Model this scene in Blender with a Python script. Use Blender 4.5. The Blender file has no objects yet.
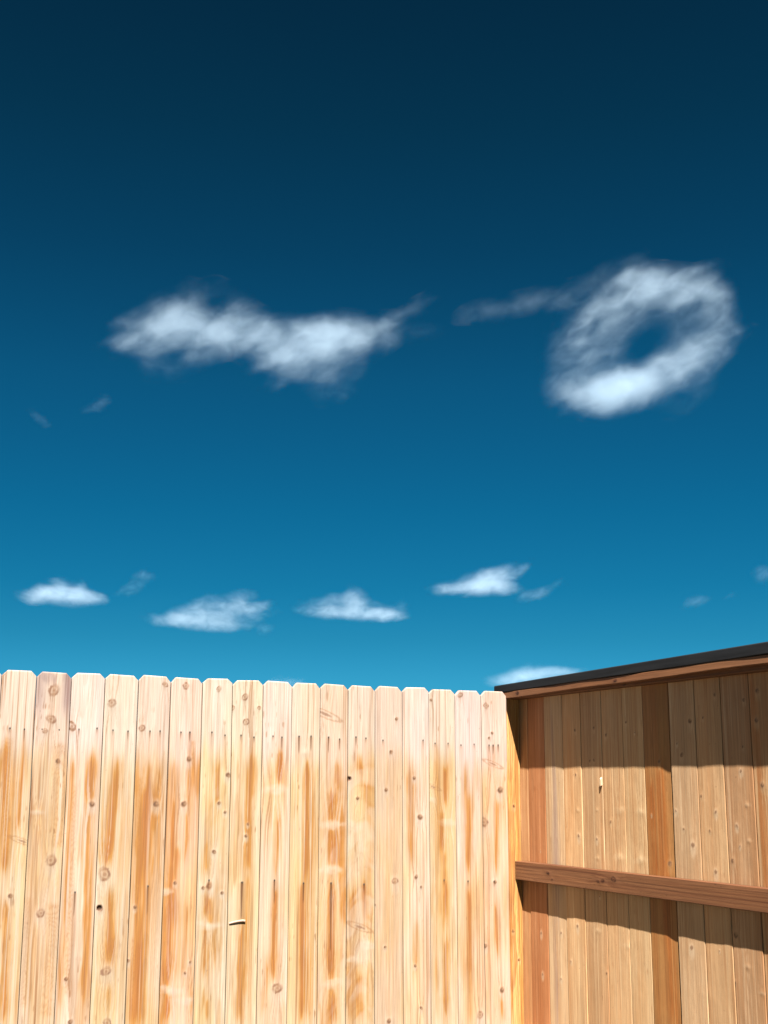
import bpy, bmesh, math, random
import numpy as np
from mathutils import Vector, Matrix

C = bpy.context.scene.collection
SC = bpy.context.scene
EYE = 1.40                       # camera height, metres
FY = 5.3596                      # front face of the picket run
WX = 3.3162                      # face of the plank screen
X0 = 0.983                       # a seam between two pickets
MOD = 0.1405                     # picket pitch
TOP = 1.8713

# ------------------------------------------------------------------ helpers
def link(name, me, mat=None, parent=None):
    o = bpy.data.objects.new(name, me)
    C.objects.link(o)
    if mat is not None:
        me.materials.append(mat)
    if parent is not None:
        o.parent = parent
    return o

def empty(name, loc=(0, 0, 0)):
    o = bpy.data.objects.new(name, None)
    o.empty_display_size = 0.1
    o.location = loc
    C.objects.link(o)
    return o

def tag(o, label=None, cat=None, group=None, kind=None):
    if label: o['label'] = label
    if cat: o['category'] = cat
    if group: o['group'] = group
    if kind: o['kind'] = kind
    return o

def put(o, root):
    """parent with the root's offset removed, so that mesh coordinates stay world coordinates"""
    o.parent = root
    o.location = (-root.location.x, -root.location.y, -root.location.z)

# ------------------------------------------------------------------ value noise in numpy
def _h(i, j, s):
    n = (i.astype(np.int64) * 374761393 + j.astype(np.int64) * 668265263 + int(s) * 1442695041) & 0x7fffffff
    n = ((n ^ (n >> 13)) * 1274126177) & 0x7fffffff
    return ((n ^ (n >> 16)) & 0xffff) / 65535.0

def vn(x, y, s):
    xi = np.floor(x); yi = np.floor(y)
    fx = x - xi; fy = y - yi
    fx = fx * fx * (3 - 2 * fx); fy = fy * fy * (3 - 2 * fy)
    a = _h(xi, yi, s); b = _h(xi + 1, yi, s); c = _h(xi, yi + 1, s); d = _h(xi + 1, yi + 1, s)
    return (a * (1 - fx) + b * fx) * (1 - fy) + (c * (1 - fx) + d * fx) * fy

def fbm(x, y, s, n=4):
    r = 0; a = 0.5; t = 0
    for k in range(n):
        r = r + a * vn(x * 2 ** k, y * 2 ** k, s + 17 * k); t += a; a *= .5
    return r / t

def sst(a, b, x):
    t = np.clip((x - a) / (b - a), 0, 1)
    return t * t * (3 - 2 * t)

def mixc(c, col, f):
    return c * (1 - f[..., None]) + np.asarray(col) * f[..., None]

PAL_FENCE = dict(base=(.88, .69, .50), warm=(.87, .605, .285), top=(.89, .72, .615), orange=(.70, .335, .085),
                 deep=(.53, .195, .052), line=(.43, .20, .08), knot=(.36, .19, .115), halo=(.88, .74, .60))
PAL_WALL = dict(base=(.62, .415, .245), warm=(.56, .335, .175), top=(.68, .46, .30), orange=(.60, .27, .10),
                deep=(.45, .17, .06), line=(.44, .235, .115), knot=(.20, .10, .055), halo=(.84, .64, .43))

def wood(u, z, seed, pal, knots=(), streaks=(), drips=(), half=.07, heart=.35, grain=1.0, tint=None, topz=None, figure=.5, cath=(), curl=0.0, fine=1.0):
    """colour (linear) and relief (m) of a sawn board; u across, z along, both in metres"""
    r = np.random.RandomState(seed)
    # grain: a flat cut through a wandering trunk
    uc = r.uniform(-.05, .05) + .03 * (fbm(z * .9, z * 0 + 3.1, seed + 1) - .5)
    dep = r.uniform(.006, .03) + .035 * figure * fbm(z * 1.6, z * 0 + 1.7, seed + 2)
    warp = np.zeros_like(u)
    for (ku, kz, kr, kk) in knots:
        q = ((u - ku) / (1.7 * kr)) ** 2 + ((z - kz) / (4.0 * kr)) ** 2
        warp += kr * 1.1 * np.exp(-q) * np.where(u > ku, 1, -1) * (.3 + np.abs(u - ku) / (kr + .004)).clip(0, 1)
    rr = np.sqrt((u - uc + warp) ** 2 + dep ** 2) + .0035 * (fbm(u * 40, z * 5, seed + 3) - .5)
    sp = r.uniform(.0055, .0095)
    ph = (rr / sp) % 1.0
    ring = sst(.25, .85, ph) * (1 - sst(.88, 1.0, ph))
    ring *= .35 + .65 * sst(.35, .7, fbm(u * 14, z * 1.6, seed + 4))
    fib = fbm(u * 420, z * 7, seed + 5, 3) - .5
    mot = fbm(u * 9, z * 2.2, seed + 6)
    blot = fbm(u * 28, z * 9, seed + 7)
    c = np.ones(u.shape + (3,)) * np.asarray(pal['base'])
    c = mixc(c, pal['warm'], sst(.35, .75, mot) * .7)
    c = c * (1 + (.10 if topz is not None else .42) * (fbm(u * 11, z * .9, seed + 50, 2) - .5))[..., None]  # random tone drift; on planks it also paints the shading of cupped boards
    # heartwood: soft vertical bands
    band = sst(.42, .75, fbm(u * 22 + z * .25, z * .9, seed + 8, 3)) * heart
    ora = band * (.55 + .9 * (fbm(u * 60, z * 3, seed + 9) - .2))
    if topz is not None:
        ora = ora + .75 * heart ** .5 * sst(.54, .72, fbm(u * 24 + 9, z * 3.4, seed + 47, 4)) * (.5 + .9 * fbm(u * 120, z * 5, seed + 48))
    for s in streaks:
        u0, z0, u1, z1, w, st = s
        lo, hi = min(z0, z1), max(z0, z1)
        t = np.clip((z - z0) / (z1 - z0 + 1e-9), 0, 1)
        cc = u0 + (u1 - u0) * t + .004 * (fbm(z * 8, z * 0 + 7.7, seed + int(abs(u0) * 9999)) - .5) * 2
        ww = w * .80 * (.75 + .6 * fbm(z * 9, z * 0 + 2.2, seed + 40))
        fade = min(.05, (hi - lo) * .3) + 1e-4
        zj = z + .11 * (fbm(u * 85, z * 1.2, seed + 45, 3) - .5)
        e = sst(lo - fade * .5, lo + fade, zj) * (1 - sst(hi - fade * .7, hi + fade * .3, zj))
        fz = sst(lo - .09, lo + .06, z) * (1 - sst(hi - .06, hi + .09, z))
        ora = ora + st * .52 * np.exp(-((u - cc) / (ww * 1.9)) ** 2) * fz * (.5 + .9 * fbm(u * 45, z * 2.5, seed + 43))
        ora = ora + st * .98 * np.exp(-np.abs((u - cc) / (ww * .8)) ** 1.8) * e * (.25 + 1.35 * sst(.25, .75, fbm(u * 190, z * 5, seed + 41, 3)))
    if topz is not None:
        tz = topz - r.uniform(-.01, .06)
        below = 1 - sst(tz - .13, tz + .02, z + .12 * (fbm(u * 55, z * 1.5, seed + 12) - .5))
        ora = ora * (.12 + .88 * below)
        c = mixc(c, pal['top'], (1 - below) * .75 * (.7 + .6 * fbm(u * 20, z * 3, seed + 13)))
    pale = np.zeros_like(u)
    for (ku, kz, kr, kk) in knots:
        if kk == 'p':
            bend = (fbm(u * 25, z * 0 + kz * 9, seed + 16) - .5) * kr * 1.1
            q = np.hypot((u - ku) / (kr * 2.3), (z - kz - bend) / (kr * .75)) + 1.1 * (fbm(u * 30, z * 60, seed + 14) - .5)
            pale = np.maximum(pale, (1 - sst(.2, 1.35, q)) * .6)  # pale figure in the wood; on planks also sunlit bulges put into the colour
        elif kk in 'rdwh':
            q = np.hypot((u - ku) / (kr * 1.6), (z - kz + kr * .9) / (kr * 2.6))
            pale = np.maximum(pale, (1 - sst(.2, 1.25, q)) * .6)
    ora = ora * (1 - .9 * pale)
    c = mixc(c, pal['orange'], np.clip(ora, 0, 1))
    c = mixc(c, pal['deep'], sst(.75, 1.8, ora) * .85)
    c = mixc(c, pal['halo'], pale * .6)
    for (u0, z0, u1, z1, w) in cath:
        t = (z - z0) / (z1 - z0 + 1e-9)
        cc = u0 + (u1 - u0) * t + .006 * (fbm(z * 7, z * 0 + 4.4, seed + 60) - .5)
        ww = w * (.55 + .7 * fbm(z * 10, z * 0 + 9.2, seed + 61))
        v = (u - cc) / ww
        mk = np.exp(-(v ** 2) * 1.3) * sst(0, .06, t) * (1 - sst(.94, 1, t))
        pz = z / .023 + v ** 2 * 1.0 + .06 * (u / w) * 9 + 4.5 * fbm(u * 60, z * 11, seed + 62, 3)
        ln = sst(.35, .95, np.abs(((pz) % 1) * 2 - 1))
        c = mixc(c, pal['orange'], np.clip(mk * .35, 0, 1))
        c = mixc(c, pal['deep'], np.clip(mk * ln * .36 * (.3 + 1.2 * fbm(u * 40, z * 9, seed + 63)), 0, 1))
    c = mixc(c, pal['line'], np.clip(ring * grain * (.26 + .34 * np.clip(ora, 0, 1)) * (1 - pale * .5), 0, 1))
    c = c * (1 + .16 * fib * grain)[..., None]
    c = c * (1 + .13 * (blot - .5))[..., None]
    # grain lines a few millimetres wide, long and broken
    g2 = fbm((u + warp * .8) * 190, z * 1.5, seed + 70, 2)
    reg = sst(.35, .65, fbm(u * 16, z * 1.7, seed + 71))
    c = mixc(c, pal['line'], np.clip(sst(.56, .80, g2) * (.16 + .46 * reg) * fine * (1 - .5 * pale), 0, 1))
    c = mixc(c, pal['halo'], np.clip(sst(.56, .80, 1 - g2) * (.14 + .32 * (1 - reg)) * fine, 0, 1))
    ds = vn(u * 230, z * 22, seed + 72)
    c = mixc(c, pal['line'], np.clip(sst(.80, .95, ds) * sst(.52, .7, fbm(u * 20, z * 3.5, seed + 73)) * .55 * fine, 0, 1))
    if curl > 0:
        s_ = r.uniform(-2, 2)
        cf = fbm(u * 11 + 3, z * 13 + s_ * u * 9 + 130 * u * u, seed + 74, 3)
        low = (1 - sst(1.45, 1.62, z)) if topz is not None else 1
        c = mixc(c, pal['halo'], np.clip(sst(.50, .68, cf) * curl * .8 * low, 0, 1))
        c = mixc(c, pal['warm'], np.clip(sst(.55, .40, cf) * 0 + (1 - sst(.30, .46, cf)) * curl * .5 * low, 0, 1))
        c = mixc(c, pal['line'], np.clip((1 - sst(.0, .016, np.abs(cf - .50))) * curl * .38 * low, 0, 1))
    if tint is not None:
        c = c * np.asarray(tint)
    # scattered tiny pitch flecks along the grain
    fl = vn(u * 160, z * 55, seed + 20)
    c = mixc(c, pal['knot'], sst(.972, .992, fl) * .45 * grain)
    rel = -ring * .00012 + fib * .0003 + (mot - .5) * .0006
    for (ku, kz, kr, kk) in knots:
        wob = .22 * (fbm(u * 130 + 5, z * 130, seed + 15, 2) - .5)
        du, dz = u - ku, z - kz
        if kk == 'p':
            rel = rel + (.0013 if topz is None else .0010) * np.exp(-(du ** 2 + dz ** 2) / kr ** 2) * (.6 + .8 * fbm(u * 90, z * 70, seed + 81))
            continue
        if kk == 'f':
            q = np.hypot(du / (kr * 1.35), (dz + .35 * du) / (kr * .30)) + 2 * wob
            c = mixc(c, pal['knot'], (1 - sst(.5, 1.1, q)) * .8)
            q2 = np.abs(q - 2.1)
            c = mixc(c, pal['line'], (1 - sst(.1, .6, q2)) * .5)
            continue
        asp = r.uniform(.75, 1.15); slant = r.uniform(-.35, .35)
        q = np.hypot(du / kr, (dz + slant * du) / (kr * asp)) + wob * 1.5
        if kk == 'r':
            an = np.arctan2(dz, du)
            ir = sst(.25, .7, vn(np.cos(an) * 1.4 + 5, np.sin(an) * 1.4 + 5, seed + int(kz * 1000)))
            ox = .25 * (r.rand() - .5); oz = .3 * (r.rand() - .5)
            qi = np.hypot(du / kr - ox, dz / kr - oz) + wob
            c = mixc(c, pal['line'], (1 - sst(.7, 1.1, q)) * (.38 + .16 * np.sin(q * 13)))
            c = mixc(c, pal['knot'], (1 - sst(.05, .34, np.abs(q - .8))) * (.25 + .75 * ir))
            c = mixc(c, pal['knot'], (1 - sst(.1, .45, qi)) * .55)
        elif kk == 'd':
            c = mixc(c, pal['line'], (1 - sst(.7, 1.2, q)) * .6)
            an = r.uniform(2.2, 4.6)
            ox, oz = np.cos(an), np.sin(an)
            dk = np.hypot((du - kr * .10 * ox) / kr, (dz - kr * .1 * oz) / kr) + wob
            inner = np.hypot((du + kr * .28 * ox) / kr, (dz + kr * .28 * oz) / kr) + wob
            core = (1 - sst(.45, .9, dk)) * (1 - .75 * (1 - sst(.2, .55, inner)))
            c = mixc(c, np.asarray(pal['knot']) * .5, core * .95)
        elif kk == 'h':
            c = mixc(c, pal['knot'], (1 - sst(.8, 1.1, q)))
            c = mixc(c, (.012, .008, .006), (1 - sst(.45, .85, q)))
        elif kk == 'w':
            c = mixc(c, pal['halo'], (1 - sst(.5, 1.7, np.hypot(du / kr, (dz + kr) / (kr * 2)) + wob)) * .4)  # pale patch paints sunlight on the bulging knot into the colour
            c = mixc(c, pal['knot'], (1 - sst(.45, .95, q)) * .85)
        rel = rel + (.0010 if topz is None else .0011) * np.exp(-(q / 1.5) ** 2) - (.006 * (1 - sst(.5, .8, q)) if kk == 'h' else 0)
        # checks running out of the knot along the grain
        c = mixc(c, pal['line'], .35 * np.exp(-(du / (kr * .35)) ** 2) * np.exp(-(np.abs(dz) / (kr * 3)) ** 2))
    for (nu, z0, z1, w) in drips:
        t = np.clip((z0 - z) / max(z0 - z1, .004), 0, 1)
        e = sst(z1 - .02, z1 + .004, z) * (1 - sst(z0, z0 + .003, z))
        f = np.exp(-((u - nu - .0015 * (fbm(z * 30, z * 0, seed + 31) - .5)) / (w * .66 * (1 - .35 * t))) ** 2) * e
        c = mixc(c, (.045, .026, .018), np.clip(f * (1.15 - .35 * t), 0, 1))
        g = np.exp(-((u - nu) / (w * 2.0)) ** 2) * sst(z1 - .16, z1 + .02, z) * (1 - sst(z0 - .01, z0, z))
        c = mixc(c, pal['deep'], np.clip(g * .30, 0, 1))
    return np.clip(c, .004, .93), rel

def board(name, mat, rows, half, colfn, place, thick=.016, ear=0.0, ear_h=.022, topz=None, cup=0.0, parent=None, lean=None, nu=42, ease=.0016, gain=1.0, tilt=0.0):
    """A board as one closed mesh. rows: heights along it. place(u, z, d) -> world xyz, d = depth behind the face."""
    us = np.linspace(-half, half, nu)
    # eased long edges: an extra column close to each edge
    us = np.concatenate(([-half], [-half + .0012], us[1:-1], [half - .0012], [half]))
    rows = np.asarray(rows, float)
    U, Z = np.meshgrid(us, rows)
    if ear > 0:
        k = np.clip((Z - (topz - ear_h)) / ear_h, 0, 1)
        U = U * (1 - k * ear / half)
    col, rel = colfn(U, Z)
    dep = -rel + cup * ((U / half) ** 2 - .4)
    e = np.zeros_like(U)
    wob_ = (fbm(Z * 6, Z * 0 + len(name) + half * 991, 5, 3) - .5) * .0016
    U = U + wob_ * (np.abs(U) / half) ** 3
    if tilt: Z = Z + tilt * U * sst(rows[-1] - .12, rows[-1], Z)
    e[:, 0] = ease; e[:, -1] = ease; e[-1, :] += ease * .6; e[0, :] += ease * .6
    if lean is not None:
        dep = dep + lean(U, Z)
    x, y, zz = place(U, Z, dep + e)
    nr, nc = U.shape
    V = np.stack([x, y, zz], -1).reshape(-1, 3)
    idx = np.arange(nr * nc).reshape(nr, nc)
    ring = np.concatenate([idx[0, :-1], idx[:-1, -1], idx[-1, :0:-1], idx[:0:-1, 0]])
    ub, zb, db = U.reshape(-1)[ring], Z.reshape(-1)[ring], None
    base = (lean(ub, zb) if lean is not None else 0) + cup * ((ub / half) ** 2 - .4)
    bx, by, bz = place(ub, zb, thick + base)
    VB = np.stack([bx, by, bz], -1)
    n0 = len(V); m = len(ring)
    V = np.concatenate([V, VB])
    q = np.stack([idx[:-1, :-1], idx[:-1, 1:], idx[1:, 1:], idx[1:, :-1]], -1).reshape(-1, 4)
    nxt = np.roll(np.arange(m), -1)
    s = np.stack([ring[nxt], ring, n0 + np.arange(m), n0 + nxt], -1)
    # back face as strips from the left border to the right border, row by row
    left = {}; right = {}
    pos = {int(v): i for i, v in enumerate(ring)}
    bl = np.array([n0 + pos[int(v)] for v in idx[:, 0]]); br = np.array([n0 + pos[int(v)] for v in idx[:, -1]])
    b = np.stack([bl[1:-2], br[1:-2], br[2:-1], bl[2:-1]], -1)[:, ::-1]
    faces = np.concatenate([q, s, b])
    bot = [int(n0 + pos[int(v)]) for v in idx[0, :]] + [int(br[1]), int(bl[1])]
    topf = [int(bl[-2]), int(br[-2])] + [int(n0 + pos[int(v)]) for v in idx[-1, ::-1]]
    loops = np.concatenate([faces.reshape(-1), np.array(bot[::-1]), np.array(topf[::-1])])
    tot = np.concatenate([np.full(len(faces), 4), [len(bot), len(topf)]])
    me = bpy.data.meshes.new(name)
    me.vertices.add(len(V)); me.vertices.foreach_set('co', V.reshape(-1).astype(np.float32))
    me.loops.add(len(loops)); me.loops.foreach_set('vertex_index', loops.astype(np.int32))
    me.polygons.add(len(tot))
    st = np.concatenate([[0], np.cumsum(tot)[:-1]])
    me.polygons.foreach_set('loop_start', st.astype(np.int32))
    me.update(calc_edges=True)
    sm = np.zeros(len(tot), bool); sm[:len(q)] = True
    me.polygons.foreach_set('use_smooth', sm)
    a = me.color_attributes.new('wood', 'FLOAT_COLOR', 'POINT')
    cc = col.reshape(-1, 3)
    edge = cc[ring] * .7
    cc = np.concatenate([cc, edge])
    cc = cc * ALB * gain
    rgba = np.concatenate([cc, np.ones((len(cc), 1))], 1).astype(np.float32)
    a.data.foreach_set('color', rgba.reshape(-1))
    me.validate()
    o = link(name, me, mat)
    if parent is not None:
        put(o, parent)
    return o

# ------------------------------------------------------------------ materials
def new_mat(name):
    m = bpy.data.materials.new(name); m.use_nodes = True
    nt = m.node_tree; nt.nodes.clear()
    out = nt.nodes.new('ShaderNodeOutputMaterial')
    return m, nt, out

def wood_mat(name, rough=.62, spec=.25, bump=.25, fine=.10, along='Z'):
    m, nt, out = new_mat(name)
    N, L = nt.nodes, nt.links
    p = N.new('ShaderNodeBsdfPrincipled'); L.new(p.outputs[0], out.inputs[0])
    p.inputs['Roughness'].default_value = rough
    p.inputs['Specular IOR Level'].default_value = spec
    at = N.new('ShaderNodeAttribute'); at.attribute_name = 'wood'
    tc = N.new('ShaderNodeTexCoord')
    mp = N.new('ShaderNodeMapping'); mp.inputs['Scale'].default_value = (700, 700, 16) if along == 'Z' else (700, 16, 700)
    L.new(tc.outputs['Object'], mp.inputs[0])
    n = N.new('ShaderNodeTexNoise'); n.inputs['Scale'].default_value = 1; n.inputs['Detail'].default_value = 3
    L.new(mp.outputs[0], n.inputs['Vector'])
    mr = N.new('ShaderNodeMapRange'); mr.inputs[1].default_value = .25; mr.inputs[2].default_value = .75
    mr.inputs[3].default_value = 1 - fine; mr.inputs[4].default_value = 1 + fine * .6
    L.new(n.outputs[0], mr.inputs[0])
    mul = N.new('ShaderNodeVectorMath'); mul.operation = 'SCALE'
    mp2 = N.new('ShaderNodeMapping'); mp2.inputs['Scale'].default_value = (240, 240, 4.5) if along == 'Z' else (240, 4.5, 240)
    L.new(tc.outputs['Object'], mp2.inputs[0])
    n2 = N.new('ShaderNodeTexNoise'); n2.inputs['Scale'].default_value = 1; n2.inputs['Detail'].default_value = 4; n2.inputs['Distortion'].default_value = .4
    L.new(mp2.outputs[0], n2.inputs['Vector'])
    mr2 = N.new('ShaderNodeMapRange'); mr2.inputs[1].default_value = .32; mr2.inputs[2].default_value = .66
    mr2.inputs[3].default_value = .80; mr2.inputs[4].default_value = 1.06
    L.new(n2.outputs[0], mr2.inputs[0])
    mm2 = N.new('ShaderNodeMath'); mm2.operation = 'MULTIPLY'; L.new(mr.outputs[0], mm2.inputs[0]); L.new(mr2.outputs[0], mm2.inputs[1])
    L.new(at.outputs['Color'], mul.inputs[0]); L.new(mm2.outputs[0], mul.inputs['Scale'])
    L.new(mul.outputs[0], p.inputs['Base Color'])
    b = N.new('ShaderNodeBump'); b.inputs['Strength'].default_value = bump; b.inputs['Distance'].default_value = .0012
    L.new(n.outputs[0], b.inputs['Height']); L.new(b.outputs[0], p.inputs['Normal'])
    return m

def plain_mat(name, col, rough=.6, spec=.4, metal=0.0, var=.15, scale=20, stretch=(1, 1, 1), bump=.1):
    m, nt, out = new_mat(name)
    N, L = nt.nodes, nt.links
    p = N.new('ShaderNodeBsdfPrincipled'); L.new(p.outputs[0], out.inputs[0])
    p.inputs['Roughness'].default_value = rough; p.inputs['Metallic'].default_value = metal
    p.inputs['Specular IOR Level'].default_value = spec
    tc = N.new('ShaderNodeTexCoord')
    mp = N.new('ShaderNodeMapping'); mp.inputs['Scale'].default_value = stretch
    L.new(tc.outputs['Object'], mp.inputs[0])
    n = N.new('ShaderNodeTexNoise'); n.inputs['Scale'].default_value = scale; n.inputs['Detail'].default_value = 6
    n.inputs['Roughness'].default_value = .65
    L.new(mp.outputs[0], n.inputs['Vector'])
    r = N.new('ShaderNodeValToRGB')
    r.color_ramp.elements[0].position = .3; r.color_ramp.elements[1].position = .7
    c = np.array(col)
    r.color_ramp.elements[0].color = (*(c * (1 - var)), 1); r.color_ramp.elements[1].color = (*np.clip(c * (1 + var), 0, 1), 1)
    L.new(n.outputs[0], r.inputs[0]); L.new(r.outputs[0], p.inputs['Base Color'])
    b = N.new('ShaderNodeBump'); b.inputs['Strength'].default_value = bump; b.inputs['Distance'].default_value = .01
    L.new(n.outputs[0], b.inputs['Height']); L.new(b.outputs[0], p.inputs['Normal'])
    return m
SEAMS=[(0.9711,0.9847),(1.1157,1.1264),(1.256,1.2663),(1.4005,1.4099),(1.543,1.55),(1.6863,1.6979),(1.8238,1.8363),(1.9681,1.9762),(2.1054,2.1138),(2.2436,2.2529),(2.3832,2.3902),(2.5206,2.5302),(2.6618,2.6718),(2.8023,2.8126),(2.9429,2.9528),(3.0863,3.0943),(3.231,3.2318)]
CATH={0:[(-0.0324,1.608,-0.0151,1.116,0.0277)],2:[(-0.0407,1.431,-0.0244,0.572,0.0205)],4:[(-0.0453,1.454,-0.045,1.148,0.0172),(-0.0435,1.015,-0.0427,0.9,0.0169),(-0.0471,0.809,-0.0409,0.479,0.0168)],5:[(0.0341,1.605,0.0384,1.478,0.0134)],1:[(-0.0592,0.98,-0.0576,0.546,0.0197),(0.0488,0.957,0.0417,0.502,0.036),(0.0356,1.592,0.0505,1.152,0.0327)]}
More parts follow.
